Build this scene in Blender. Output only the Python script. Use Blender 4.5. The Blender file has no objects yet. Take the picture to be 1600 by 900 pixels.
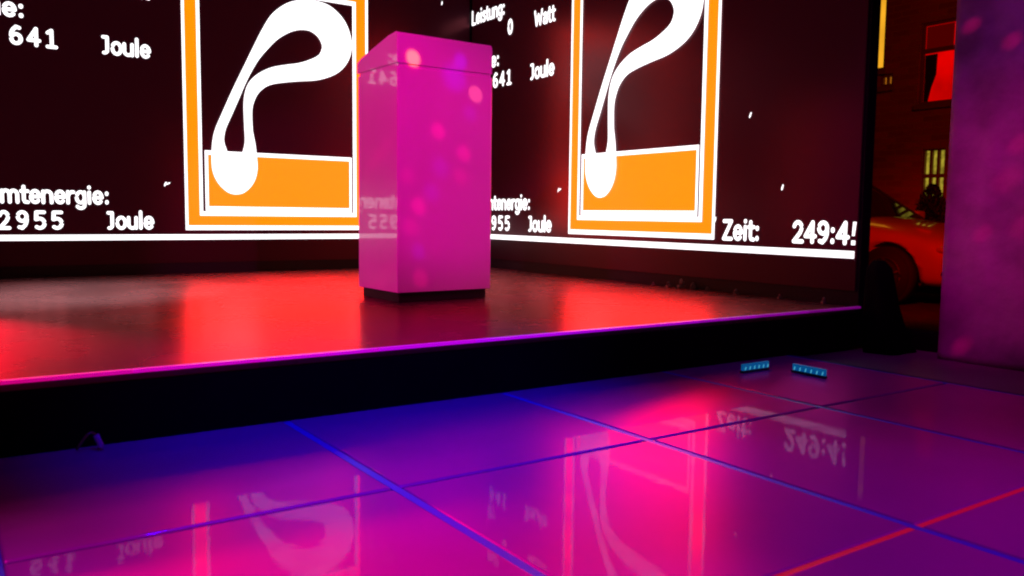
import bpy, bmesh, math, random
from mathutils import Vector, Matrix, Euler

random.seed(4)
C = bpy.context.scene.collection
S = bpy.context.scene
PI = math.pi

# ------------------------------------------------------------------ camera, sky, exposure
cam_d = bpy.data.cameras.new("camera")
cam_d.sensor_width = 36.0
cam_d.lens = 29.63
cam_d.clip_start = 0.02
cam_d.clip_end = 500
cam_d.dof.use_dof = True
cam_d.dof.focus_distance = 3.9
cam_d.dof.aperture_fstop = 5.6
cam = bpy.data.objects.new("camera", cam_d)
C.objects.link(cam)
R_ = Vector((0.8264034, -0.5629664, 0.01123615))
U_ = Vector((0.03928441, 0.0775506, 0.99621415))
F_ = Vector((0.56170647, 0.82283336, -0.08620388))
m = Matrix((R_, U_, -F_)).transposed().to_4x4()
m.translation = Vector((0, 0, 0.518))
cam.matrix_world = m
S.camera = cam

w = bpy.data.worlds.new("World")
S.world = w
w.use_nodes = True
nt = w.node_tree
bg = nt.nodes["Background"]
sky = nt.nodes.new("ShaderNodeTexSky")
sky.sky_type = 'NISHITA'
sky.sun_disc = False
sky.sun_elevation = math.radians(-7)
sky.sun_rotation = math.radians(200)
nt.links.new(sky.outputs[0], bg.inputs[0])
bg.inputs[1].default_value = 0.012

S.view_settings.view_transform = 'Standard'
S.view_settings.look = 'None'
S.view_settings.exposure = 0.0
S.view_settings.gamma = 1.0
S.view_settings.use_curve_mapping = False
S.render.engine = 'CYCLES'
S.cycles.use_denoising = True
S.cycles.filter_width = 2.1
S.cycles.max_bounces = 8
S.cycles.sample_clamp_indirect = 6.0

# ------------------------------------------------------------------ lamps of the show, plus added spots as marked
def spot(name, loc, target, power, col, size, blend=0.5, radius=0.04, spec=1.0):
    d = bpy.data.lights.new(name, 'SPOT')
    d.energy = power
    d.color = col
    d.spot_size = math.radians(size)
    d.spot_blend = blend
    d.shadow_soft_size = radius
    d.specular_factor = spec
    o = bpy.data.objects.new(name, d)
    C.objects.link(o)
    o.location = loc
    o.rotation_euler = (Vector(target) - Vector(loc)).to_track_quat('-Z', 'Y').to_euler()
    return o

MAG = (1.0, 0.0, 0.50)
# key on the lectern
spot("stage_lamp", (1.25, -1.1, 2.9), (1.75, 3.1, 1.0), 400, (1.0, 0.0, 0.50), 19, 0.5)
# rose lamp from the left for the side of the lectern
spot("stage_lamp", (-1.8, 1.2, 2.4), (1.5, 3.2, 0.7), 640, (1.0, 0.0, 0.36), 20, 0.6)
# blue pool in front of the stage
spot("stage_lamp", (0.85, 0.3, 3.0), (0.98, 1.86, 0.0), 520, (0.01, 0.0, 1.0), 32, 1.0)
# purple wash over the dance floor
spot("stage_lamp", (1.0, -0.5, 3.4), (1.1, 0.50, 0.0), 150, (0.42, 0.0, 1.0), 40, 1.0)
# pink wash low right
spot("stage_lamp", (2.6, -0.8, 2.8), (1.4, 0.30, 0.0), 130, (0.85, 0.0, 0.80), 46, 1.0)
spot("stage_lamp", (-1.0, 0.2, 2.6), (0.15, 0.90, 0.0), 330, (1.0, 0.0, 0.8), 30, 1.0)
spot("stage_lamp", (-0.25, 4.6, 0.75), (0.12, 2.35, 0.16), 2100, (1.0, 0.0, 0.08), 22, 1.0)
# added neutral lamp, greys the deck where screen reflections fall short
spot("stage_lamp", (-0.6, 2.6, 2.8), (0.45, 4.0, 0.164), 1500, (0.95, 0.92, 0.90), 26, 1.0, 0.1)
spot("stage_lamp", (2.3, 0.4, 2.8), (2.35, 1.65, 0.0), 40, (0.25, 0.0, 1.0), 30, 1.0)
# wall wash
spot("stage_lamp", (1.3, 0.9, 2.5), (3.16, 1.55, 0.75), 55, (0.75, 0.0, 1.0), 36, 1.0)
spot("stage_lamp", (1.0, 1.3, 1.9), (3.16, 1.5, 0.55), 110, (1.0, 0.0, 0.35), 26, 1.0)
# unseen red spots put outside to light car and facade red
spot("street_lamp_light", (4.6, 2.9, 1.9), (8.5, 4.8, 0.15), 430, (1.0, 0.0, 0.0), 40, 0.8, 0.1)
spot("street_lamp_light", (5.0, 1.5, 4.0), (11.0, 6.5, 2.2), 260, (1.0, 0.03, 0.0), 70, 1.0, 0.2)

DISC = (0.4, -0.7, 2.6)
def gobo(target, rad, power, col, blend=0.7):
    d = (Vector(target) - Vector(DISC)).length
    spot("disco_beam", DISC, target, (8.0 if target[0] > 3.1 else 3.0) * power * d * d, col, max(0.6, math.degrees(2 * math.atan(rad / d))), blend, 0.004, 0.2)
RED = (1.0, 0.0, 0.18)
for t, r, p in (((1.692, 3.03, .841), .026, 7), ((1.814, 3.03, .759), .036, 6), ((1.799, 3.03, .664), .03, 3.5),
                ((1.603, 3.03, .535), .040, 6), ((1.568, 3.03, .452), .030, 3), ((1.612, 3.03, .245), .038, 4),
                ((1.490, 3.124, .771), .022, 6), ((1.49, 3.103, .27), .03, 3.5)):
    gobo(t, r, p, RED)
gobo((1.572, 3.01, 1.125), .010, 34, (1.0, 0.16, 0.06), 0.8)  # added core and halo spots, standing in for a red lamp mirrored here
gobo((1.572, 3.01, 1.12), .052, 8, (1.0, 0.0, 0.0), 1.0)
gobo((1.876, 3.045, 1.0), .018, 9, (1.0, 0.10, 0.2), 0.6)
gobo((1.80, 3.04, 1.13), .040, 7, (0.1, 0.0, 1.0), 1.0)
gobo((1.77, 3.04, 1.06), .07, 5, (0.1, 0.0, 1.0), 1.0)
for t, r, p, c in (((1.70, 3.02, .70), .05, 2.2, (.1, 0, 1)), ((1.66, 3.02, .60), .045, 2.2, (.1, 0, 1)), ((1.84, 3.02, .93), .04, 2.5, (.1, 0, 1)),
                   ((1.60, 3.02, .36), .02, 2.5, (.1, 0, 1)), ((1.55, 3.02, .66), .014, 3, RED)):
    gobo(t, r, p, c, 1.0)
for t, r, p in (((3.16, 1.667, 1.224), .032, 4), ((3.16, 1.522, 1.148), .035, 3.2), ((3.16, 1.582, .47), .035, 2.4),
                ((3.16, 1.475, .787), .04, 2.2), ((3.16, 1.505, .665), .05, 2.0), ((3.16, 1.633, .05), .03, 2.2),
                ((3.16, 1.44, .5), .05, 2.0)):
    gobo(t, r, p, RED, 1.0)

# ------------------------------------------------------------------ helpers
def mat(name, base=(.5, .5, .5), rough=.5, metal=0.0, emit=None, estr=1.0, coat=0.0, coat_rough=0.03, spec=0.5,
        noise=None, bump=None, rvar=None, tint=None):
    M = bpy.data.materials.new(name)
    M.use_nodes = True
    t = M.node_tree
    b = t.nodes["Principled BSDF"]
    b.inputs["Base Color"].default_value = (*base, 1)
    b.inputs["Roughness"].default_value = rough
    b.inputs["Metallic"].default_value = metal
    b.inputs["Specular IOR Level"].default_value = spec
    b.inputs["Coat Weight"].default_value = coat
    b.inputs["Coat Roughness"].default_value = coat_rough
    if emit:
        b.inputs["Emission Color"].default_value = (*emit, 1)
        b.inputs["Emission Strength"].default_value = estr
    if tint: b.inputs["Specular Tint"].default_value = (*tint, 1)
    def obj_coord():
        n = t.nodes.new("ShaderNodeTexCoord")
        return n.outputs["Object"]
    if noise:                       # (scale, amount): wear and grime in the colour
        sc, am = noise
        n = t.nodes.new("ShaderNodeTexNoise"); n.inputs["Scale"].default_value = sc; n.inputs["Detail"].default_value = 6
        t.links.new(obj_coord(), n.inputs["Vector"])
        r = t.nodes.new("ShaderNodeValToRGB")
        r.color_ramp.elements[0].position = .3; r.color_ramp.elements[1].position = .75
        r.color_ramp.elements[0].color = (*[c * (1 - am) for c in base], 1)
        r.color_ramp.elements[1].color = (*[min(1, c * (1 + am)) for c in base], 1)
        t.links.new(n.outputs["Fac"], r.inputs[0]); t.links.new(r.outputs[0], b.inputs["Base Color"])
    if rvar:                        # (scale, lo, hi): smudges in the gloss
        sc, lo, hi = rvar
        n = t.nodes.new("ShaderNodeTexNoise"); n.inputs["Scale"].default_value = sc; n.inputs["Detail"].default_value = 5
        t.links.new(obj_coord(), n.inputs["Vector"])
        mr = t.nodes.new("ShaderNodeMapRange")
        mr.inputs[1].default_value = .3; mr.inputs[2].default_value = .7
        mr.inputs[3].default_value = lo; mr.inputs[4].default_value = hi
        t.links.new(n.outputs["Fac"], mr.inputs[0]); t.links.new(mr.outputs[0], b.inputs["Roughness"])
    if bump:                        # (scale, strength, distance)
        sc, st, di = bump
        n = t.nodes.new("ShaderNodeTexNoise"); n.inputs["Scale"].default_value = sc; n.inputs["Detail"].default_value = 4
        t.links.new(obj_coord(), n.inputs["Vector"])
        bn = t.nodes.new("ShaderNodeBump"); bn.inputs["Strength"].default_value = st; bn.inputs["Distance"].default_value = di
        t.links.new(n.outputs["Fac"], bn.inputs["Height"]); t.links.new(bn.outputs[0], b.inputs["Normal"])
    return M

def gloss_mat(name, base, g_col, g_rough, f0, f90, noise_sc=8, noise_am=.2, bump=None, sharp=None):
    """diffuse body under a tinted gloss layer (fresnel weight f0..f90); sharp = (colour, roughness, weight) adds a clear top film"""
    M = bpy.data.materials.new(name); M.use_nodes = True
    t = M.node_tree; t.nodes.remove(t.nodes["Principled BSDF"])
    out = t.nodes["Material Output"]
    tc = t.nodes.new("ShaderNodeTexCoord")
    nz = t.nodes.new("ShaderNodeTexNoise"); nz.inputs["Scale"].default_value = noise_sc; nz.inputs["Detail"].default_value = 7
    t.links.new(tc.outputs["Object"], nz.inputs["Vector"])
    cr = t.nodes.new("ShaderNodeValToRGB")
    cr.color_ramp.elements[0].position = .3; cr.color_ramp.elements[1].position = .72
    cr.color_ramp.elements[0].color = (*[c * (1 - noise_am) for c in base], 1); cr.color_ramp.elements[1].color = (*[c * (1 + noise_am) for c in base], 1)
    t.links.new(nz.outputs["Fac"], cr.inputs[0])
    df = t.nodes.new("ShaderNodeBsdfDiffuse"); t.links.new(cr.outputs[0], df.inputs["Color"])
    gl = t.nodes.new("ShaderNodeBsdfGlossy"); gl.distribution = 'MULTI_GGX'
    gl.inputs["Color"].default_value = (*g_col, 1)
    rr = t.nodes.new("ShaderNodeMapRange"); rr.inputs[1].default_value = .3; rr.inputs[2].default_value = .7
    rr.inputs[3].default_value = g_rough * .93; rr.inputs[4].default_value = g_rough * 1.07
    t.links.new(nz.outputs["Fac"], rr.inputs[0]); t.links.new(rr.outputs[0], gl.inputs["Roughness"])
    def weight(a, b):
        lw = t.nodes.new("ShaderNodeLayerWeight"); lw.inputs["Blend"].default_value = .5
        pw = t.nodes.new("ShaderNodeMath"); pw.operation = 'POWER'; pw.inputs[1].default_value = 3.0
        t.links.new(lw.outputs["Facing"], pw.inputs[0])
        mr = t.nodes.new("ShaderNodeMapRange"); mr.inputs[3].default_value = a; mr.inputs[4].default_value = b
        t.links.new(pw.outputs[0], mr.inputs[0]); return mr.outputs[0]
    mx = t.nodes.new("ShaderNodeMixShader")
    t.links.new(weight(f0, f90), mx.inputs[0]); t.links.new(df.outputs[0], mx.inputs[1]); t.links.new(gl.outputs[0], mx.inputs[2])
    last = mx
    if bump:
        n2 = t.nodes.new("ShaderNodeTexNoise"); n2.inputs["Scale"].default_value = bump[0]; t.links.new(tc.outputs["Object"], n2.inputs["Vector"])
        bn = t.nodes.new("ShaderNodeBump"); bn.inputs["Strength"].default_value = bump[1]; bn.inputs["Distance"].default_value = .001
        t.links.new(n2.outputs["Fac"], bn.inputs["Height"])
        t.links.new(bn.outputs[0], df.inputs["Normal"]); t.links.new(bn.outputs[0], gl.inputs["Normal"])
    if sharp:
        col, ro, wt0, wt1 = sharp
        g2 = t.nodes.new("ShaderNodeBsdfGlossy"); g2.inputs["Color"].default_value = (*col, 1); g2.inputs["Roughness"].default_value = ro
        m2 = t.nodes.new("ShaderNodeMixShader")
        sm = t.nodes.new("ShaderNodeTexNoise"); sm.inputs["Scale"].default_value = 7.0; sm.inputs["Detail"].default_value = 9; sm.inputs["Roughness"].default_value = .7
        t.links.new(tc.outputs["Object"], sm.inputs["Vector"])                  # smudges and dust break the film
        sr = t.nodes.new("ShaderNodeMapRange"); sr.inputs[1].default_value = .35; sr.inputs[2].default_value = .62; sr.inputs[3].default_value = .35; sr.inputs[4].default_value = 1.15
        t.links.new(sm.outputs["Fac"], sr.inputs[0])
        ml = t.nodes.new("ShaderNodeMath"); ml.operation = 'MULTIPLY'
        t.links.new(weight(wt0, wt1), ml.inputs[0]); t.links.new(sr.outputs[0], ml.inputs[1])
        wv = t.nodes.new("ShaderNodeTexNoise"); wv.inputs["Scale"].default_value = 45.0; wv.inputs["Detail"].default_value = 3
        t.links.new(tc.outputs["Object"], wv.inputs["Vector"])
        b2 = t.nodes.new("ShaderNodeBump"); b2.inputs["Strength"].default_value = .035; b2.inputs["Distance"].default_value = .002
        t.links.new(wv.outputs["Fac"], b2.inputs["Height"]); t.links.new(b2.outputs[0], g2.inputs["Normal"])
        t.links.new(ml.outputs[0], m2.inputs[0]); t.links.new(last.outputs[0], m2.inputs[1]); t.links.new(g2.outputs[0], m2.inputs[2])
        last = m2
    t.links.new(last.outputs[0], out.inputs["Surface"])
    return M

def link(name, me, material, parent=None, smooth=False):
    o = bpy.data.objects.new(name, me)
    C.objects.link(o)
    if material:
        me.materials.clear(); me.materials.append(material)
    if parent: o.parent = parent
    if smooth:
        for p in me.polygons: p.use_smooth = True
    return o

def obj(name, bm, material, parent=None, smooth=False):
    bmesh.ops.recalc_face_normals(bm, faces=bm.faces)
    me = bpy.data.meshes.new(name)
    bm.to_mesh(me); bm.free()
    return link(name, me, material, parent, smooth)

def bx(bm, x0, x1, y0, y1, z0, z1, bev=0.0, seg=2):
    g = bmesh.ops.create_cube(bm, size=1)
    vs = g["verts"]
    for v in vs:
        v.co = Vector((x0 + (v.co.x + .5) * (x1 - x0), y0 + (v.co.y + .5) * (y1 - y0), z0 + (v.co.z + .5) * (z1 - z0)))
    if bev:
        es = list({e for v in vs for e in v.link_edges})
        bmesh.ops.bevel(bm, geom=es, offset=bev, segments=seg, affect='EDGES', profile=.5)
    return bm

def box(name, dims, material, parent=None, bev=0.0):
    return obj(name, bx(bmesh.new(), *dims, bev), material, parent)

def tube(bm, pts, r, n=8):
    rings = []
    for i, p in enumerate(pts):
        p = Vector(p)
        a = Vector(pts[max(0, i - 1)]); b = Vector(pts[min(len(pts) - 1, i + 1)])
        d = (b - a).normalized()
        s = d.cross(Vector((0, 0, 1)))
        if s.length < 1e-3: s = d.cross(Vector((1, 0, 0)))
        s.normalize(); u = s.cross(d)
        rings.append([bm.verts.new(p + r * (math.cos(2 * PI * k / n) * s + math.sin(2 * PI * k / n) * u)) for k in range(n)])
    for a, b in zip(rings, rings[1:]):
        for k in range(n):
            bm.faces.new((a[k], a[(k + 1) % n], b[(k + 1) % n], b[k]))
    bm.faces.new(rings[0]); bm.faces.new(rings[-1][::-1])
    return bm

def tag(o, label=None, cat=None, group=None, kind=None):
    if label: o["label"] = label
    if cat: o["category"] = cat
    if group: o["group"] = group
    if kind: o["kind"] = kind
    return o

def thing(name, label, cat, loc=(0, 0, 0), rotz=0.0, group=None):
    o = bpy.data.objects.new(name, None)
    o.empty_display_size = .1
    C.objects.link(o)
    o.location = loc; o.rotation_euler = (0, 0, rotz)
    return tag(o, label, cat, group)

def struct(name, bm, material):
    return tag(obj(name, bm, material), kind="structure")

# ------------------------------------------------------------------ ground
m_floor = mat("dark_screed", (.16, .13, .14), .45, noise=(3, .3), bump=(40, .2, .002))
m_asphalt = mat("asphalt", (.05, .05, .05), .8, noise=(8, .4), bump=(120, .5, .004))
m_pave = mat("paving", (.2, .19, .18), .8, noise=(6, .3))
m_glass_tile = gloss_mat("frosted_glass_tile", (.34, .05, .38), (1.0, .05, .50), .33, .09, .75, 1.3, .10, (90, .02), ((.92, .58, 1.0), .022, .005, .088))
m_joint = mat("blue_joint", (.05, .03, .55), .4, emit=(.06, .0, 1.0), estr=.03)
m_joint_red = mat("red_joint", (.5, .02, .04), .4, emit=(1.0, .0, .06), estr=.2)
m_joint_dark = mat("grey_joint", (.10, .07, .22), .25, coat=.6)
m_metal_edge = mat("edge_ramp", (.07, .06, .08), .4)

struct("ground", bx(bmesh.new(), -70, 70, -70, 70, -.6, -.39), m_asphalt)
struct("floor", bx(bmesh.new(), -8, 3.30, -9, 5.6, -.39, -.014), m_floor)
struct("pavement", bx(bmesh.new(), 10.2, 11.0, -14, 26, -.39, -.27, .01), m_pave)

OX, OY, T = .703, 1.41, .65
GAP = .012
GAPX = .018
bm = bmesh.new()
for i in range(-6, 3):
    for j in range(-1, 7):
        x0 = OX + i * T; y1 = OY - (j) * T
        y1c = min(y1, 2.08)
        bx(bm, x0 + GAPX / 2, x0 + T - GAPX / 2, y1 - T + GAP / 2, y1c - GAP / 2, -.013, 0.0, .005, 3)
dance = struct("dance_floor", bm, m_glass_tile)
bm = bmesh.new()
for i in range(-5, 4):
    x = OX + i * T
    bx(bm, x - GAPX / 2 + .0005, x + GAPX / 2 - .0005, OY - 7 * T, 2.06, -.0125, -.0022)
struct("floor_joints", bm, m_joint)
bm = bmesh.new()
for j in range(-1, 7):
    y = OY - j * T
    if y > 2.01 or j == 1: continue
    for i in range(-6, 3):
        x0 = OX + i * T
        bx(bm, x0 + GAPX / 2 + .001, x0 + T - GAPX / 2 - .001, y - GAP / 2 + .0005, y + GAP / 2 - .0005, -.0125, -.0042)
struct("floor_cross_joints", bm, m_joint_dark)
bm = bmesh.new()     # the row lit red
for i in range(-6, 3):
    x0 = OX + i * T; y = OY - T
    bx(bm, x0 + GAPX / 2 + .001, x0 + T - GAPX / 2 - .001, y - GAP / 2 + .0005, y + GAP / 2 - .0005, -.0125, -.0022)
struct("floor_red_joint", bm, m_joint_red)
bm = bmesh.new()   # ramp along the right side of the dance floor
xr = OX + 3 * T
vs = [bm.verts.new((x, y, z)) for y in (OY - 7 * T, 2.06) for x, z in ((xr + GAP, -.013), (xr + GAP, -.001), (xr + GAP + .02, -.001), (xr + .085, -.0125), (xr + .085, -.013))]
for k in range(4): bm.faces.new((vs[k], vs[k + 1], vs[5 + k + 1], vs[5 + k]))
bm.faces.new(vs[:5]); bm.faces.new(vs[5:][::-1])
struct("floor_edge", bm, m_metal_edge)

# ------------------------------------------------------------------ stage
m_deck = gloss_mat("black_stage_ply", (.045, .036, .040), (1.0, .21, .22), .27, .04, .60, 4, .22, (300, .03))
m_fascia = mat("black_fascia", (.0028, .002, .0008), .8, spec=.08, noise=(6, .5))
m_trim = mat("lit_lip_strip", (.5, .4, .5), .3, emit=(.72, .0, 1.0), estr=.5)
st = thing("stage", "low black stage with a glowing violet front lip under the two screens", "stage", (0, 2.014, 0))
def st_box(name, d, mm, bev=0.0):
    x0, x1, y0, y1, z0, z1 = d
    return box(name, (x0, x1, y0 - 2.014, y1 - 2.014, z0, z1), mm, st, bev)
st_box("deck", (-4.5, 3.084, 2.022, 5.044, .140, .164), m_deck)
st_box("fascia", (-4.5, 3.084, 2.020, 2.045, .0005, .1395), m_fascia)
SEC = [-4.5, -1.2, -.3, .05, .35, .65, .95, 1.25, 1.55, 1.85, 2.15, 2.45, 2.75, 3.084]      # edge trim in sections; lamp light on it painted as emission, dimmer to the right
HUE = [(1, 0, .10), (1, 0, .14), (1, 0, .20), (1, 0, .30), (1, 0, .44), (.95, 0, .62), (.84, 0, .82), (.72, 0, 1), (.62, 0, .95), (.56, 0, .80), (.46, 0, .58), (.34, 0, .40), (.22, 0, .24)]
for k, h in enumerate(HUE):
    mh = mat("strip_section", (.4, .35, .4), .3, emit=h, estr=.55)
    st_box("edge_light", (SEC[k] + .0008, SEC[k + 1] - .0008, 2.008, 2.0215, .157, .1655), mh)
st_box("end_panel", (3.06, 3.084, 2.046, 5.03, .0005, .1395), m_fascia)

# ------------------------------------------------------------------ the two LED screens
m_led = mat("led_face", (.022, .010, .016), .25, spec=.5, tint=(1, .15, .2), emit=(1.0, .03, .16), estr=.009, bump=(420, .06, .001))
m_led_off = mat("led_face_dark", (.012, .006, .008), .4, spec=.3, tint=(1, .3, .35), emit=(1.0, .03, .12), estr=.004, bump=(420, .06, .001))
m_cab = mat("black_cabinet", (.006, .006, .006), .6, spec=.2)
m_white = mat("lit_white", (.02, .02, .02), .5, emit=(1, .97, 1.0), estr=1.9)
m_orange = mat("lit_orange", (.02, .02, .02), .5, emit=(1.0, .0224, .0), estr=14)

P_OUT = [(.289,.621),(.244,.63),(.199,.666),(.168,.714),(.153,.764),(.15,.82),(.152,.877),(.16,.942),(.176,1.0),(.216,1.092),(.275,1.224),(.343,1.365),(.404,1.491),(.452,1.587),(.508,1.68),(.577,1.745),(.647,1.784),(.728,1.803),(.79,1.806),(.873,1.791),(.947,1.742),(.994,1.679),(1.020,1.596),(1.017,1.524),(.992,1.46),(.945,1.403),(.879,1.362),(.786,1.33),(.669,1.312),(.555,1.291),(.484,1.268),(.432,1.225),(.403,1.173),(.389,1.115),(.39,1.015),(.395,.974),(.406,.915),(.413,.841),(.416,.782),(.405,.723),(.378,.672),(.335,.633)]
P_HOLE = [(.25,.864),(.233,.89),(.224,.921),(.224,.954),(.236,1.004),(.274,1.089),(.315,1.182),(.354,1.272),(.393,1.349),(.436,1.42),(.488,1.484),(.54,1.54),(.593,1.58),(.646,1.608),(.699,1.622),(.752,1.62),(.798,1.593),(.823,1.553),(.823,1.519),(.802,1.482),(.751,1.451),(.679,1.422),(.59,1.401),(.512,1.379),(.444,1.344),(.392,1.301),(.362,1.257),(.345,1.201),(.339,1.134),(.341,1.028),(.343,.979),(.343,.929),(.335,.891),(.32,.865)]

def smooth_loop(pts, n=4, closed=True):
    out = []
    N = len(pts)
    for i in range(N):
        p0, p1, p2, p3 = (Vector(pts[(i + k) % N]) for k in (-1, 0, 1, 2))
        for k in range(n):
            t = k / n
            out.append(.5 * ((2 * p1) + (-p0 + p2) * t + (2 * p0 - 5 * p1 + 4 * p2 - p3) * t * t + (-p0 + 3 * p1 - 3 * p2 + p3) * t ** 3))
    return out

def flat_mesh(name, loops):
    """filled 2D shape (holes by even-odd) as a mesh in the x,y plane"""
    cu = bpy.data.curves.new(name, 'CURVE')
    cu.dimensions = '2D'; cu.fill_mode = 'BOTH'
    for lp in loops:
        s = cu.splines.new('POLY')
        s.points.add(len(lp) - 1)
        for q, p in zip(s.points, lp): q.co = (p[0], p[1], 0, 1)
        s.use_cyclic_u = True
    o = bpy.data.objects.new(name, cu); C.objects.link(o)
    bpy.context.view_layer.update()
    me = bpy.data.meshes.new_from_object(o.evaluated_get(bpy.context.evaluated_depsgraph_get()))
    bpy.data.objects.remove(o); bpy.data.curves.remove(cu)
    me.name = name
    return me

def arc(cx, cy, rx, ry, a0, a1, n=10):
    return [(cx + rx * math.cos(math.radians(a0 + (a1 - a0) * k / n)), cy + ry * math.sin(math.radians(a0 + (a1 - a0) * k / n))) for k in range(n + 1)]
XH = .74
GLYPH = {   # (advance, strokes) with capitals 1 high and small letters XH high
    "L": (.60, [[(.08, .93), (.08, .07), (.50, .07)]]),
    "W": (1.0, [[(.06, .93), (.26, .07), (.48, .70), (.70, .07), (.90, .93)]]),
    "E": (.66, [[(.54, .93), (.08, .93), (.08, .07), (.54, .07)], [(.08, .52), (.48, .52)]]),
    "G": (.76, [arc(.36, .5, .29, .43, 50, 310, 14) + [(.62, .45), (.40, .45)]]),
    "J": (.50, [[(.12, .93), (.32, .93), (.32, .26)] + arc(.17, .24, .15, .17, 0, -100, 6)]),
    "Z": (.66, [[(.08, .93), (.54, .93), (.07, .07), (.56, .07)]]),
    "e": (.62, [[(.10, .38), (.50, .38)] + arc(.30, .38, .21, .31, 0, 315, 14)]),
    "i": (.27, [[(.12, .07), (.12, .67)], [(.12, .92), (.12, .95)]]),
    "s": (.54, [[(.43, .60), (.36, .66), (.20, .67), (.11, .57), (.16, .45), (.36, .36), (.43, .24), (.36, .10), (.18, .07), (.08, .15)]]),
    "t": (.42, [[(.17, .90), (.17, .20), (.22, .09), (.36, .07)], [(.05, .66), (.36, .66)]]),
    "u": (.62, [[(.08, .67), (.08, .28)] + arc(.28, .27, .20, .20, 180, 330, 8), [(.49, .67), (.49, .07)]]),
    "n": (.62, [[(.08, .67), (.08, .07)], [(.08, .45)] + arc(.285, .46, .205, .22, 150, 0, 8) + [(.49, .07)]]),
    "m": (.95, [[(.08, .67), (.08, .07)], arc(.26, .46, .18, .22, 170, 0, 8) + [(.44, .07)], arc(.63, .46, .18, .22, 170, 0, 8) + [(.81, .07)]]),
    "r": (.44, [[(.08, .67), (.08, .07)], [(.08, .42), (.16, .60), (.28, .67), (.37, .66)]]),
    "g": (.62, [arc(.29, .38, .21, .30, 20, 340, 14), [(.49, .67), (.49, -.02)] + arc(.29, -.03, .20, .19, 0, -150, 8)]),
    "a": (.60, [arc(.27, .23, .19, .17, 0, 360, 12), [(.12, .60), (.28, .67), (.46, .57), (.47, .07)]]),
    "o": (.62, [arc(.30, .37, .22, .31, 0, 360, 16)]),
    "l": (.27, [[(.12, .07), (.12, 1.0)]]),
    ":": (.34, [[(.15, .58), (.15, .64)], [(.15, .10), (.15, .16)]]),
    "0": (.64, [arc(.30, .5, .21, .43, 0, 360, 18)]),
    "1": (.50, [[(.08, .80), (.27, .93), (.27, .07)], [(.06, .07), (.48, .07)]]),
    "2": (.64, [arc(.28, .68, .20, .25, 165, -20, 10) + [(.40, .45), (.08, .07), (.53, .07)]]),
    "4": (.66, [[(.42, .07), (.42, .93), (.06, .32), (.56, .32)]]),
    "5": (.62, [[(.48, .93), (.13, .93), (.11, .54)] + arc(.27, .33, .22, .26, 120, -130, 12)]),
    "6": (.64, [[(.46, .88), (.32, .93)] + arc(.40, .45, .30, .46, 100, 180, 8), arc(.31, .31, .21, .24, 0, 360, 16)]),
    "9": (.64, [[(.15, .12), (.29, .07)] + arc(.21, .55, .30, .46, -80, 0, 8), arc(.30, .69, .21, .24, 0, 360, 16)]),
}
def text_mesh(name, s, c0, c1, z0, cap, bold=.092):
    """rounded heavy lettering: every stroke a flattened tube, fitted between c0 and c1, capitals cap high above z0"""
    strokes, x = [], 0
    for ch in s:
        adv, st_ = GLYPH[ch]
        strokes += [[(x + p, q) for p, q in q_] for q_ in st_]
        x += adv
    lo = min(p for t in strokes for p, q in t) - bold; hi = max(p for t in strokes for p, q in t) + bold
    sx = (c1 - c0) / (hi - lo)
    bm = bmesh.new()
    parts = []
    for t in strokes:                                   # break the strokes at their sharp corners so they keep their weight
        cur = [t[0]]
        for k in range(1, len(t) - 1):
            cur.append(t[k])
            a = Vector((t[k][0] - t[k - 1][0], t[k][1] - t[k - 1][1])); b = Vector((t[k + 1][0] - t[k][0], t[k + 1][1] - t[k][1]))
            if a.length > 1e-6 and b.length > 1e-6 and a.angle(b) > .6:
                parts.append(cur); cur = [t[k]]
        cur.append(t[-1]); parts.append(cur)
    for t in parts:
        tube(bm, [(p, 0, q) for p, q in t], bold, 8)
        for p, q in (t[0], t[-1]):
            bmesh.ops.create_uvsphere(bm, u_segments=8, v_segments=6, radius=bold, matrix=Matrix.Translation((p, 0, q)))
    for v in bm.verts:
        v.co = Vector((c0 + (v.co.x - lo) * sx, z0 + v.co.z * cap, v.co.y * .02))
    me = bpy.data.meshes.new(name)
    bm.to_mesh(me); bm.free()
    return me

def merge(name, meshes):
    bm = bmesh.new()
    for me in meshes:
        bm.from_mesh(me); bpy.data.meshes.remove(me)
    me = bpy.data.meshes.new(name); bm.to_mesh(me); bm.free()
    return me

def rect(a, b, c, d): return [(a, c), (b, c), (b, d), (a, d)]

CAP = .096
def caps(): return [
    ("caption", [("Leistung:", -1.108, -.708, 1.805, CAP)]),
    ("reading", [("0", -.668, -.611, 1.670, CAP)]),
    ("unit", [("Watt", -.376, -.160, 1.670, CAP)]),
    ("caption", [("Energ", -1.108, -.906, 1.489, CAP), ("ie:", -.890, -.770, 1.489, CAP)]),
    ("reading", [("6", -.836, -.776, 1.354, CAP), ("4", -.760, -.694, 1.354, CAP), ("1", -.674, -.618, 1.354, CAP)]),
    ("unit", [("Joule", -.411, -.163, 1.354, CAP)]),
    ("caption", [("Gesa", -1.108, -.916, .550, CAP), ("mtenergie:", -.904, -.399, .550, CAP)]),
    ("reading", [("1", -1.000, -.944, .416, CAP), ("2", -.918, -.860, .416, CAP), ("9", -.838, -.781, .416, CAP), ("5", -.756, -.700, .416, CAP), ("5", -.676, -.620, .416, CAP)]),
    ("unit", [("Joule", -.411, -.168, .416, CAP)]),
    ("caption", [("Zeit:", 1.180, 1.395, .412, CAP)]),
    ("reading", [("249:4", 1.577, 1.858, .412, CAP)]),
]

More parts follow.
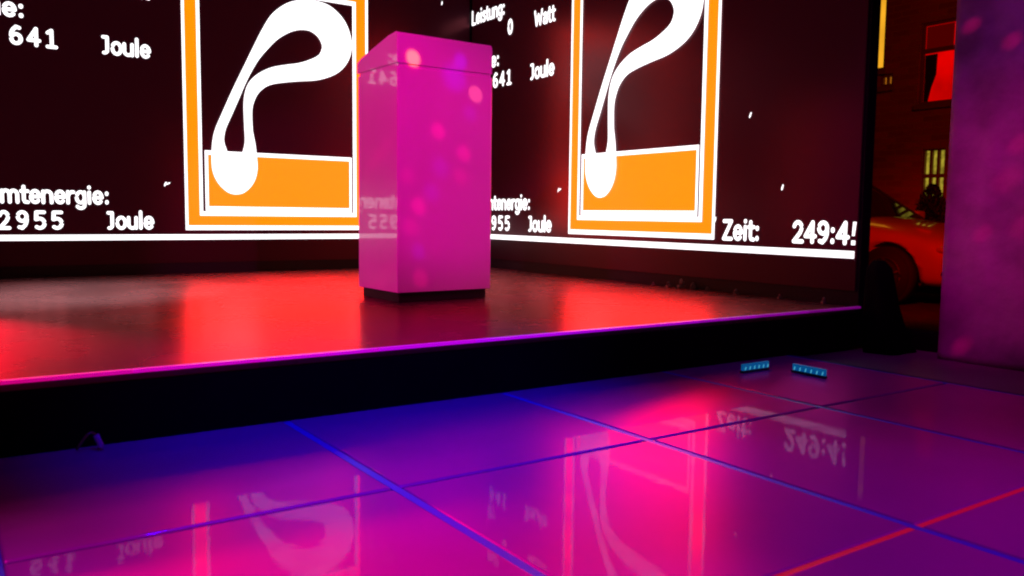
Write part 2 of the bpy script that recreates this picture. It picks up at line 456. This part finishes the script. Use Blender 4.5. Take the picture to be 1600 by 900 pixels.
def build_screen(label, origin, axis_x, rotz):
    """content runs along local x (0 = left edge of the picture), local z up, local -y faces the stage"""
    root = thing("led_screen", label, "screen", origin, rotz, "screens in the corner of the stage")
    x0, x1 = -1.113, 1.904
    box("cabinet", (x0, x1, .008, .066, .0005, 2.10), m_cab, root)
    box("display_panel", (x0 + .002, x1 - .016, 0.0, .0075, .349, 2.09), m_led, root)
    box("lower_panel", (x0 + .002, x1 - .016, 0.001, .0075, .225, .3475), m_led_off, root)
    def flat(name, me, material, off, parent=root):
        for v in me.vertices:
            v.co = Vector((v.co.x, -off + v.co.z, v.co.y))
        return link(name, me, material, parent)
    # logo: orange frame and box, white rims and the letter
    lg = flat("logo", merge("logo", [
        flat_mesh("a", [rect(.013, 1.119, .438, 1.892), rect(.082, 1.050, .495, 1.838)]),
        flat_mesh("b", [rect(.128, 1.006, .549, .846)])]), m_orange, .003)
    flat("logo_rim", merge("logo_rim", [
        flat_mesh("a", [rect(0, 1.132, .412, 1.915), rect(.015, 1.116, .438, 1.892)]),
        flat_mesh("b", [rect(.080, 1.050, .495, 1.838), rect(.098, 1.028, .5195, 1.812)]),
        flat_mesh("c", [rect(.113, 1.018, .5225, .869), rect(.131, 1.003, .549, .846)])]), m_white, .005, lg)
    flat("logo_letter", flat_mesh("p", [smooth_loop(P_OUT), smooth_loop(P_HOLE)]), m_white, .008, lg)
    for name, words in caps():
        ms = []
        for s, a, b, z, h in words:
            ms.append(text_mesh("t", s, a, b, z, h))
        if name == "reading" and words[0][0] == "249:4":    # the picture is cut off through the next digit
            ms.append(flat_mesh("s", [[(1.868, .449), (1.880, .449), (1.886, .506), (1.871, .506)]]))
            ms.append(flat_mesh("s", [rect(1.866, 1.884, .412, .430)]))
        me = merge(name, ms)
        o = flat(name, me, m_white, .003)
    flat("base_line", flat_mesh("l", [rect(x0 + .004, 1.882, .357, .387)]), m_white, .003)
    for c, z, a in ((-.091, .673, .4), (1.324, .984, 1.2), (1.516, .653, 1.3), (-.105, .670, 1.2), (1.134, .508, 1.3), (1.671, 1.923, 1.4), (1.721, 1.636, 1.4)):
        ca, sa = math.cos(a), math.sin(a)
        L_, W_ = .013, .0045
        flat("sparkle", flat_mesh("k", [[(c + ca * u * L_ - sa * v * W_, z + sa * u * L_ + ca * v * W_) for u, v in ((-1, -.6), (0, -1), (1, -.5), (1, .5), (0, 1), (-1, .6))]]), m_white, .0035)
    return root

build_screen("wide dark screen behind the left side of the lectern, logo seen almost face on", (1.179, 5.046, 0), None, 0.0)
build_screen("dark screen right of the lectern, ending in the time reading Zeit 249", (3.086, 3.931, 0), None, -PI / 2)

# ------------------------------------------------------------------ lectern
m_lect = mat("white_gloss_laminate", (.74, .72, .75), .30, coat=.75, coat_rough=.04, spec=.5, noise=(3, .06), bump=(6, .05, .004))
m_plinth = mat("black_plinth", (.008, .008, .008), .5)
lec = thing("lectern", "tall white lectern lit magenta, with a sloping top, on a black plinth", "lectern", (1.501, 3.004, .164), math.radians(1.5))
LW, LD = .446, .350
box("plinth", (.014, LW - .014, .016, LD - .014, .0005, .0395), m_plinth, lec, .002)
box("body", (0, LW, 0, LD, .040, .926), m_lect, lec, .003)
box("shadow_gap", (.005, LW - .005, .005, LD - .005, .9265, .9385), m_lect, lec)
bm = bmesh.new()                                            # sloping console
prof = [(0, .939), (0, 1.048), (.006, 1.056), (.016, 1.060), (.075, 1.052), (LD - .03, .998), (LD + .010, .984), (LD + .010, .939)]
f = [[bm.verts.new((x, y, z)) for y, z in prof] for x in (0, LW)]
n = len(prof)
for k in range(n): bm.faces.new((f[0][k], f[0][(k + 1) % n], f[1][(k + 1) % n], f[1][k]))
bm.faces.new(f[0]); bm.faces.new(f[1][::-1])
bmesh.ops.bevel(bm, geom=[e for e in bm.edges if abs(e.verts[0].co.x - e.verts[1].co.x) < 1e-5], offset=.0025, segments=2, affect='EDGES')
obj("console", bm, m_lect, lec)

# ------------------------------------------------------------------ column wall on the right
m_wall = mat("white_fabric", (.24, .21, .24), .8, spec=.2, noise=(4, .5), bump=(10, .35, .03))
bm = bmesh.new()
NY, NZ = 60, 90
Y0, Y1, Z1 = .55, 1.724, 2.6
from mathutils import noise as mnoise
def wx(y, z):
    d = .010 * mnoise.noise(Vector((y * 3.0, z * 1.3, 0))) + .006 * mnoise.noise(Vector((y * 9, z * 4, 3)))
    for (cy, cz, s) in ((1.70, .985, 1), (1.675, .504, .7)):           # pinched creases at the edge
        dy = (cy + .02 - y)
        if -.03 < dy < .2:
            d += .016 * s * math.exp(-((z - cz + .05 * dy) / .013) ** 2) * max(0, 1 - dy / .14)
    edge = min(1, (Y1 - y) / .02)
    return 3.16 + d * edge
g = [[bm.verts.new((wx(Y0 + (Y1 - Y0) * a / NY, Z1 * b / NZ), Y0 + (Y1 - Y0) * a / NY, -.0135 + Z1 * b / NZ)) for b in range(NZ + 1)] for a in range(NY + 1)]
for a in range(NY):
    for b in range(NZ):
        bm.faces.new((g[a][b], g[a + 1][b], g[a + 1][b + 1], g[a][b + 1]))
bk = [[bm.verts.new((3.25, y, z)) for z in (-.0135, -.0135 + Z1)] for y in (Y0, Y1)]
bm.faces.new((bk[0][0], bk[0][1], bk[1][1], bk[1][0]))
bm.faces.new([g[NY][b] for b in range(NZ + 1)] + [bk[1][1], bk[1][0]])
bm.faces.new([g[0][b] for b in range(NZ, -1, -1)] + [bk[0][0], bk[0][1]])
bm.faces.new([g[a][NZ] for a in range(NY, -1, -1)] + [bk[0][1], bk[1][1]])
bm.faces.new([g[a][0] for a in range(NY + 1)] + [bk[1][0], bk[0][0]])
tag(obj("wall", bm, m_wall, smooth=False), "pale creased wall panel washed purple, beside the doorway to the street", "wall")
for p in bpy.data.objects["wall"].data.polygons: p.use_smooth = len(p.vertices) == 4

# sill of the doorway
m_sill = mat("black_sill", (.003, .003, .003), .9, spec=.05)
tag(box("door_sill", (3.30, 3.38, 1.2, 3.2, -.37, .062), m_sill, None, .006), "low black sill across the doorway in front of the street", "sill")

# black cloth bundle at the end of the stage
bm = bmesh.new()
rings = []
for k in range(13):
    t = k / 12
    z = -.0135 + .37 * t
    sx = (.110 - .065 * t ** .6); sy = (.075 - .04 * t)
    if k == 12: sx *= .5; sy *= .5
    cx = 3.160 - .095 * t ** .6; cy = 1.925
    ring = []
    for q in range(28):
        a = 2 * PI * q / 28
        r = 1 + .07 * math.sin(5 * a + 3 * t) + .08 * mnoise.noise(Vector((math.cos(a) * 2, math.sin(a) * 2, z * 9)))
        ca, sa = math.cos(a), math.sin(a)
        ring.append(bm.verts.new((cx + sx * r * math.copysign(abs(ca) ** .7, ca), cy + sy * r * math.copysign(abs(sa) ** .7, sa), z)))
    rings.append(ring)
for a, b in zip(rings, rings[1:]):
    for q in range(28): bm.faces.new((a[q], a[(q + 1) % 28], b[(q + 1) % 28], b[q]))
bm.faces.new(rings[-1]); bm.faces.new(rings[0][::-1])
tag(obj("cloth_bundle", bm, m_sill, smooth=True), "black cloth bundle standing at the outer corner of the stage beside the doorway", "cloth")

# ------------------------------------------------------------------ small things on stage and floor
m_clip = mat("scuffed_clip", (.13, .10, .10), .45, metal=.2, noise=(30, .5))
clips = [(3.062, 3.186, .7, "small pale clip at the foot of the right screen, nearest the lectern"),
         (3.060, 3.075, 1.0, "small clip at the screen foot, just left of the pair of bright connectors"),
         (3.056, 2.983, 1.7, "largest and brightest connector at the foot of the right screen"),
         (3.060, 2.906, 1.1, "low flat connector right beside the brightest one at the screen foot"),
         (3.062, 2.815, .8, "thin dim clip at the screen foot under the colon after Zeit"),
         (3.060, 2.637, .9, "small dim connector at the screen foot between Zeit and the time digits"),
         (3.060, 2.390, .8, "lone small clip at the screen foot below the time digits"),
         (3.060, 2.166, .8, "last small clip at the screen foot, nearest the doorway")]
def make_clip():
    root = thing("cable_clip", "", "clip", group="clips along the foot of the right screen")
    bm = bx(bmesh.new(), -.010, .010, -.012, .012, 0.0004, .010, .002)
    obj("base", bm, m_clip, root)
    bm = bmesh.new()
    pts = [(0, -.010 + .020 * t, .010 + .018 * math.sin(PI * t)) for t in [k / 8 for k in range(9)]]
    tube(bm, pts, .0035, 6)
    obj("loop", bm, m_clip, root, True)
    bm = tube(bmesh.new(), [(.004, .0, .008), (.007, .001, .022)], .003, 6)
    obj("stub", bm, m_clip, root, True)
    return root
cl0 = make_clip()
for k, (x, y, s, lab) in enumerate(clips):
    if k == 0: r = cl0
    else:
        r = cl0.copy(); C.objects.link(r)
        for ch in cl0.children:
            d = ch.copy(); C.objects.link(d); d.parent = r
    r.location = (x, y, .164); r.rotation_euler = (0, 0, random.uniform(-.6, .6)); r.scale = (s, s, s * random.uniform(.8, 1.1))
    r["label"] = lab

m_cable = mat("rubber_cable", (.20, .03, .03), .25)
m_plug = mat("pale_plug", (.7, .35, .35), .3)
cb = thing("cable_plug", "short cable loop with a pale plug lying against the black stage front", "cable", (.256, 1.985, 0))
tube_bm = tube(bmesh.new(), [(-.026 + .03 * t, -.004 * math.sin(PI * t), .006 + .034 * math.sin(PI * .5 * t)) for t in [k / 8 for k in range(9)]] + [(.010, 0, .036), (.014, 0, .024)], .003, 8)
obj("cable", tube_bm, m_cable, cb, True)
bm = tube(bmesh.new(), [(.012, -.002, .034), (.017, -.004, .020), (.020, -.006, .012), (.019, -.008, .0045)], .0065, 8)
obj("plug", bm, m_plug, cb, True)

# glowing bars that stand in for cyan glints reflected in the floor
m_cy_body = mat("smoky_lens", (.01, .03, .05), .3, emit=(.0, .15, .5), estr=.42)  # emission paints the soft cyan haze around the glints
m_cy = mat("cyan_led", (.02, .1, .12), .3, emit=(.10, .62, .9), estr=.62)
m_bar = mat("dark_bar", (.03, .02, .05), .5)
def glint_bar(a, b, label):
    a, b = Vector(a), Vector(b)
    d = b - a
    ln = d.length
    r = thing("light_bar", label, "light bar", a, math.atan2(d.y, d.x), "cyan light bars by the stage")  # added stand-in for cyan glints in the floor, not a real light bar
    box("housing", (0, ln, -.004, .010, -.0002, .0075), m_bar, r, .001)
    box("lens", (.001, ln - .001, -.001, .007, .008, .030), m_cy_body, r, .002)
    nl = 6
    for k in range(nl):
        x = (k + .5) / nl * ln
        bm = tube(bmesh.new(), [(x, -.0035, .010), (x + .003, -.0035, .021)], .0016, 6)
        obj("led", bm, m_cy, r)
    return r
glint_bar((2.206, 1.862, 0), (2.342, 1.862, 0), "cyan light bar on the floor running along the stage front")
glint_bar((2.372, 1.790, 0), (2.366, 1.655, 0), "cyan light bar on the floor turned end on to the stage, nearer the doorway")

# ------------------------------------------------------------------ street: car, shrub, facade
m_paint = mat("car_paint", (.55, .50, .48), .3, coat=1.0, coat_rough=.03, noise=(4, .06))
m_tyre = mat("tyre_rubber", (.012, .012, .012), .8)
m_rim = mat("alloy", (.05, .05, .05), .5, metal=.5)
m_glass = mat("dark_glass", (.006, .006, .008), .04, spec=.9)
m_black = mat("black_plastic", (.012, .012, .012), .5)
m_lamp = mat("clear_lamp", (.6, .55, .5), .1, coat=1)

car = thing("parked_car", "pale hatchback lit red, parked in the street beyond the doorway", "car", (9.16, 5.17, -.39), -PI / 2)
# local x forward, y left (toward the street side away), near side is local -y
# rotz -90deg: local +x -> world -y, local +y -> world +x ; near side (world -x) is local -y
ST = [  # x, half width, sill z, belt z, crown z
    (.86, .45, .36, .50, .53), (.80, .62, .24, .60, .64), (.62, .75, .20, .66, .72), (.35, .82, .20, .74, .82), (0, .85, .20, .79, .88),
    (-.40, .86, .20, .83, .93), (-.75, .86, .20, .86, .95), (-1.5, .87, .20, .89, .95), (-2.3, .87, .20, .92, .96), (-2.75, .84, .22, .93, .97), (-3.05, .78, .28, .92, .95), (-3.18, .66, .40, .84, .88)]
def body_bm():
    bm = bmesh.new(); rings = []
    for x, hw, z0, zb, zc in ST:
        half = [(.0, z0), (hw * .85, z0), (hw * .97, z0 + .08), (hw, (z0 + zb) * .5), (hw * .985, zb - .08), (hw * .93, zb), (hw * .6, zc), (0, zc + .012)]
        ring = [(y, z) for y, z in half] + [(-y, z) for y, z in half[-2:0:-1]]
        rings.append([bm.verts.new((x, y, z)) for y, z in ring])
    n = len(rings[0])
    for a, b in zip(rings, rings[1:]):
        for k in range(n): bm.faces.new((a[k], a[(k + 1) % n], b[(k + 1) % n], b[k]))
    bm.faces.new(rings[0]); bm.faces.new(rings[-1][::-1])
    return bm
bm = body_bm()
bmesh.ops.recalc_face_normals(bm, faces=bm.faces)
me = bpy.data.meshes.new("body"); bm.to_mesh(me); bm.free()
tmp = bpy.data.objects.new("body_raw", me); C.objects.link(tmp)
cut = bmesh.new()
for x in (0, -2.42):
    for sy in (-1, 1):
        mt = Matrix.Translation((x, sy * .85, .31)) @ Matrix.Rotation(PI / 2, 4, 'X')
        bmesh.ops.create_cone(cut, cap_ends=True, segments=40, radius1=.365, radius2=.365, depth=.56, matrix=mt)
mc = bpy.data.meshes.new("cut"); cut.to_mesh(mc); cut.free()
tc_ = bpy.data.objects.new("cut", mc); C.objects.link(tc_)
ss = tmp.modifiers.new("s", 'SUBSURF'); ss.levels = 2; ss.render_levels = 2
bo = tmp.modifiers.new("b", 'BOOLEAN'); bo.object = tc_; bo.operation = 'DIFFERENCE'; bo.solver = 'EXACT'
bpy.context.view_layer.update()
me2 = bpy.data.meshes.new_from_object(tmp.evaluated_get(bpy.context.evaluated_depsgraph_get()))
bpy.data.objects.remove(tmp); bpy.data.objects.remove(tc_)
me2.name = "body"
link("body", me2, m_paint, car, True)
# cabin
def loft(sections):
    bm = bmesh.new(); rs = []
    for s in sections: rs.append([bm.verts.new(p) for p in s])
    n = len(rs[0])
    for a, b in zip(rs, rs[1:]):
        for k in range(n): bm.faces.new((a[k], a[(k + 1) % n], b[(k + 1) % n], b[k]))
    bm.faces.new(rs[0]); bm.faces.new(rs[-1][::-1])
    return bm
def sec(z, xf, xb, hw): return [(xf, -hw * .8, z), (xf - .12, -hw, z), (xb + .1, -hw, z), (xb, -hw * .85, z), (xb, hw * .85, z), (xb + .1, hw, z), (xf - .12, hw, z), (xf, hw * .8, z)]
obj("window_glass", loft([sec(.90, -.42, -2.98, .78), sec(1.36, -1.18, -2.62, .62)]), m_glass, car)
obj("roof", loft([sec(1.361, -1.16, -2.66, .635), sec(1.40, -1.24, -2.60, .60), sec(1.435, -1.45, -2.4, .45)]), m_paint, car, True)
for sy in (-1, 1):
    bm = bmesh.new()
    tube(bm, [(-.50, sy * .765, .905), (-1.20, sy * .625, 1.365)], .02, 6)
    obj("pillar", bm, m_black, car)
    bm = bmesh.new()
    tube(bm, [(-1.75, sy * .785, .905), (-1.80, sy * .63, 1.365)], .03, 6)
    obj("pillar", bm, m_black, car)
    mb = bx(bmesh.new(), -.80, -.66, sy * .99 - .09, sy * .99 + .09, .90, 1.02, .03, 3)
    obj("mirror", mb, m_paint, car, True)
    hl = bmesh.new()
    bmesh.ops.create_uvsphere(hl, u_segments=20, v_segments=12, radius=1, matrix=Matrix.Translation((.60, sy * .70, .60)) @ Matrix.Diagonal((.15, .075, .045, 1)))
    obj("headlight", hl, m_lamp, car, True)
    fl = bmesh.new()
    bmesh.ops.create_uvsphere(fl, u_segments=16, v_segments=10, radius=1, matrix=Matrix.Translation((.62, sy * .69, .36)) @ Matrix.Diagonal((.09, .07, .05, 1)))
    obj("fog_lamp", fl, m_black, car, True)
    tl = bmesh.new()
    bmesh.ops.create_uvsphere(tl, u_segments=16, v_segments=10, radius=1, matrix=Matrix.Translation((-3.02, sy * .66, .78)) @ Matrix.Diagonal((.1, .09, .09, 1)))
    obj("tail_light", tl, m_glass, car, True)
    hb = bx(bmesh.new(), -1.55, -1.40, sy * .875 - .015, sy * .875 + .015, .74, .765, .006)
    obj("door_handle", hb, m_paint, car)
    for x in (0, -2.42):
        tb = bmesh.new()
        mt = Matrix.Translation((x, sy * .76, .31)) @ Matrix.Rotation(PI / 2, 4, 'X')
        bmesh.ops.create_cone(tb, cap_ends=True, segments=40, radius1=.31, radius2=.31, depth=.20, matrix=mt)
        bmesh.ops.bevel(tb, geom=[e for e in tb.edges if len(e.link_faces) == 2 and any(len(f.verts) > 8 for f in e.link_faces)], offset=.03, segments=3, affect='EDGES')
        wh = obj("wheel", tb, m_tyre, car, True)
        rb = bmesh.new()
        for k in range(5):
            a = 2 * PI * k / 5 + .3
            tube(rb, [(x + .03 * math.cos(a), sy * .865, .31 + .03 * math.sin(a)), (x + .19 * math.cos(a), sy * .862, .31 + .19 * math.sin(a))], .022, 6)
        pts = [(x + .195 * math.cos(2 * PI * k / 32), sy * .862, .31 + .195 * math.sin(2 * PI * k / 32)) for k in range(33)]
        tube(rb, pts, .016, 6)
        bmesh.ops.create_uvsphere(rb, u_segments=12, v_segments=8, radius=.045, matrix=Matrix.Translation((x, sy * .865, .31)))
        obj("rim", rb, m_rim, wh, True)
gr = bx(bmesh.new(), .80, .852, -.36, .36, .34, .46, .01)
obj("grille", gr, m_black, car)
box("bumper_lip", (.55, .80, -.58, .58, .16, .225), m_black, car, .02)

# shrub in front of the facade
m_leaf = mat("dark_leaf", (.012, .016, .010), .6)
m_pot = mat("dark_planter", (.03, .025, .02), .7)
sh = thing("potted_shrub", "dark rounded shrub in a planter silhouetted against the lit yellow window", "shrub", (10.62, 5.98, -.27))
pb = bmesh.new()
bmesh.ops.create_cone(pb, cap_ends=True, segments=24, radius1=.16, radius2=.2, depth=.36, matrix=Matrix.Translation((0, 0, .181)))
obj("planter", pb, m_pot, sh)
lb = bmesh.new()
for k in range(2600):
    z = random.random()
    rad = .23 * math.sin(PI * (.30 + .68 * z)) ** .6
    a = random.uniform(0, 2 * PI); rr = rad * math.sqrt(random.random())
    p = Vector((rr * math.cos(a), rr * math.sin(a), .34 + z * .90))
    R3 = Euler((random.uniform(0, 6), random.uniform(0, 6), random.uniform(0, 6))).to_matrix()
    q = [p + R3 @ Vector(v) * random.uniform(.7, 1.3) for v in ((-.02, 0, 0), (0, -.012, .002), (.028, 0, 0), (0, .012, .002))]
    lb.faces.new([lb.verts.new(v) for v in q])
obj("foliage", lb, m_leaf, sh)
obj("stem", tube(bmesh.new(), [(0, 0, .33), (.01, 0, .8), (0, .01, 1.1)], .015, 6), m_pot, sh)

# facade with brick
def brick_mat():
    M = bpy.data.materials.new("brick"); M.use_nodes = True
    t = M.node_tree; b = t.nodes["Principled BSDF"]
    tc = t.nodes.new("ShaderNodeTexCoord")
    mp = t.nodes.new("ShaderNodeMapping"); mp.inputs["Rotation"].default_value = (PI / 2, 0, PI / 2)
    mp2 = t.nodes.new("ShaderNodeSeparateXYZ"); cmb = t.nodes.new("ShaderNodeCombineXYZ")
    t.links.new(tc.outputs["Object"], mp2.inputs[0])
    t.links.new(mp2.outputs["Y"], cmb.inputs["X"]); t.links.new(mp2.outputs["Z"], cmb.inputs["Y"])
    br = t.nodes.new("ShaderNodeTexBrick")
    br.inputs["Scale"].default_value = 1.0
    br.inputs["Brick Width"].default_value = .25; br.inputs["Row Height"].default_value = .085; br.inputs["Mortar Size"].default_value = .01
    br.inputs["Color1"].default_value = (.34, .13, .08, 1); br.inputs["Color2"].default_value = (.22, .08, .06, 1); br.inputs["Mortar"].default_value = (.30, .26, .22, 1)
    t.links.new(cmb.outputs[0], br.inputs["Vector"]); t.links.new(br.outputs["Color"], b.inputs["Base Color"])
    b.inputs["Roughness"].default_value = .85
    bp = t.nodes.new("ShaderNodeBump"); bp.inputs["Strength"].default_value = .5; bp.inputs["Distance"].default_value = .01; bp.invert = True
    t.links.new(br.outputs["Fac"], bp.inputs["Height"]); t.links.new(bp.outputs[0], b.inputs["Normal"])
    return M
m_brick = brick_mat()
def lit(name, col, st, sc=3.0, am=.5):
    M = mat(name, (.05, .04, .03), .4, emit=col, estr=st)
    t = M.node_tree; b = t.nodes["Principled BSDF"]
    tc = t.nodes.new("ShaderNodeTexCoord"); n = t.nodes.new("ShaderNodeTexNoise"); n.inputs["Scale"].default_value = sc; n.inputs["Detail"].default_value = 3
    t.links.new(tc.outputs["Object"], n.inputs["Vector"])
    mr = t.nodes.new("ShaderNodeMapRange"); mr.inputs[1].default_value = .35; mr.inputs[2].default_value = .65; mr.inputs[3].default_value = st * (1 - am); mr.inputs[4].default_value = st
    t.links.new(n.outputs["Fac"], mr.inputs[0]); t.links.new(mr.outputs[0], b.inputs["Emission Strength"])
    return M
m_wy = lit("amber_window_light", (1.0, .45, .02), 1.0, 1.5, .25)
m_wd = lit("dim_amber_light", (.55, .17, .01), .7, 3, .1)
m_wr = lit("red_window_light", (1.0, .0, .0), .75, 1.6, .5)
m_wl = lit("olive_window_light", (.45, .36, .03), .9, 14, .6)
m_dark = mat("dark_room", (.01, .01, .01), .15, spec=.6)
m_frame = mat("window_frame", (.20, .10, .08), .5)
m_curtain = mat("dark_curtain", (.015, .01, .01), .9)

FX = 11.0
bd = thing("brick_building", "dark red brick house across the street with a few lit windows", "building", (FX, 6.5, -.39))
def W(y): return y - 6.5
def Zl(z): return z + .39
# (y0, y1, z0, z1) of the openings
WIN = [(6.98, 7.75, 2.60, 3.62), (6.845, 7.035, 2.36, 2.53), (5.86, 6.47, 2.06, 3.13), (6.05, 6.36, .80, 1.46),
       (8.6, 9.4, 2.2, 3.6), (8.6, 9.4, .5, 1.6), (4.2, 5.0, 2.06, 3.13), (4.2, 5.0, .5, 1.46)]
ys = sorted({-9.0, 20.0} | {a for q in WIN for a in q[:2]}); zs = sorted({-.39, 8.0} | {a for q in WIN for a in q[2:]})
bm = bmesh.new()
for a, b in zip(ys, ys[1:]):
    for c, d in zip(zs, zs[1:]):
        my, mz = (a + b) / 2, (c + d) / 2
        if any(q[0] < my < q[1] and q[2] < mz < q[3] for q in WIN): continue
        bm.faces.new([bm.verts.new((0, W(y), Zl(z))) for y, z in ((a, c), (b, c), (b, d), (a, d))])
bmesh.ops.remove_doubles(bm, verts=bm.verts, dist=1e-4)
ex = bmesh.ops.extrude_face_region(bm, geom=bm.faces[:])
for v in ex["geom"]:
    if isinstance(v, bmesh.types.BMVert): v.co.x += .32
obj("wall", bm, m_brick, bd)
obj("roof", bx(bmesh.new(), -.15, 7, W(-9.3), W(20.3), 8.395, 8.65), m_pot, bd)
def window(q, pane_mat, bars_v=(), bars_h=(), ft=.035):
    y0, y1, z0, z1 = q
    y0, y1, z0, z1 = W(y0), W(y1), Zl(z0), Zl(z1)
    bm = bmesh.new()
    x0, x1 = .03, .08
    bx(bm, x0, x1, y0 + .001, y0 + ft, z0 + .001, z1 - .001); bx(bm, x0, x1, y1 - ft, y1 - .001, z0 + .001, z1 - .001)
    bx(bm, x0 + .001, x1 - .001, y0 + ft, y1 - ft, z0 + .001, z0 + ft); bx(bm, x0 + .001, x1 - .001, y0 + ft, y1 - ft, z1 - ft, z1 - .001)
    for t_, wd in bars_v: bx(bm, x0 + .004, x1 - .004, y0 + (y1 - y0) * t_ - wd / 2, y0 + (y1 - y0) * t_ + wd / 2, z0 + ft, z1 - ft)
    for t_, wd in bars_h: bx(bm, x0 + .007, x1 - .007, y0 + ft, y1 - ft, z0 + (z1 - z0) * t_ - wd / 2, z0 + (z1 - z0) * t_ + wd / 2)
    fr = obj("window", bm, m_frame, bd)
    obj("pane", bx(bmesh.new(), .09, .11, y0 + .002, y1 - .002, z0 + .002, z1 - .002), pane_mat, fr)
    obj("sill", bx(bmesh.new(), -.05, .025, y0 - .03, y1 + .03, z0 - .07, z0 - .002), m_pave, fr)
    return fr
window(WIN[0], m_wy)
window(WIN[1], m_wd, [(.5, .03)])
w3 = window(WIN[2], m_wr, [], [(.655, .06)])
# dark curtain on the left of the red window (larger y is further left)
cu = bmesh.new()
y1 = W(6.435); z0, z1 = Zl(2.10), Zl(2.72)
pts = [(y1, z0), (y1 - .06, z0), (y1 - .10, z0 + .18), (y1 - .16, z0 + .35), (y1 - .165, z1), (y1, z1)]
f0 = [cu.verts.new((.082, y, z)) for y, z in pts]; f1 = [cu.verts.new((.088, y, z)) for y, z in pts]
cu.faces.new(f0); cu.faces.new(f1[::-1])
for k in range(len(pts)): cu.faces.new((f0[k], f0[(k + 1) % 6], f1[(k + 1) % 6], f1[k]))
obj("curtain", cu, m_curtain, w3)
obj("curtain", bx(bmesh.new(), .082, .088, W(6.06), W(6.43), Zl(2.79), Zl(3.09)), mat("red_blind", (.12, .01, .01), .8, emit=(1, 0, 0), estr=.05), w3)
window(WIN[3], m_wl, [(.345, .035), (.665, .035)], [(.46, .05)], .02)
for q in WIN[4:]: window(q, m_dark, [(.5, .05)], [(.6, .05)])
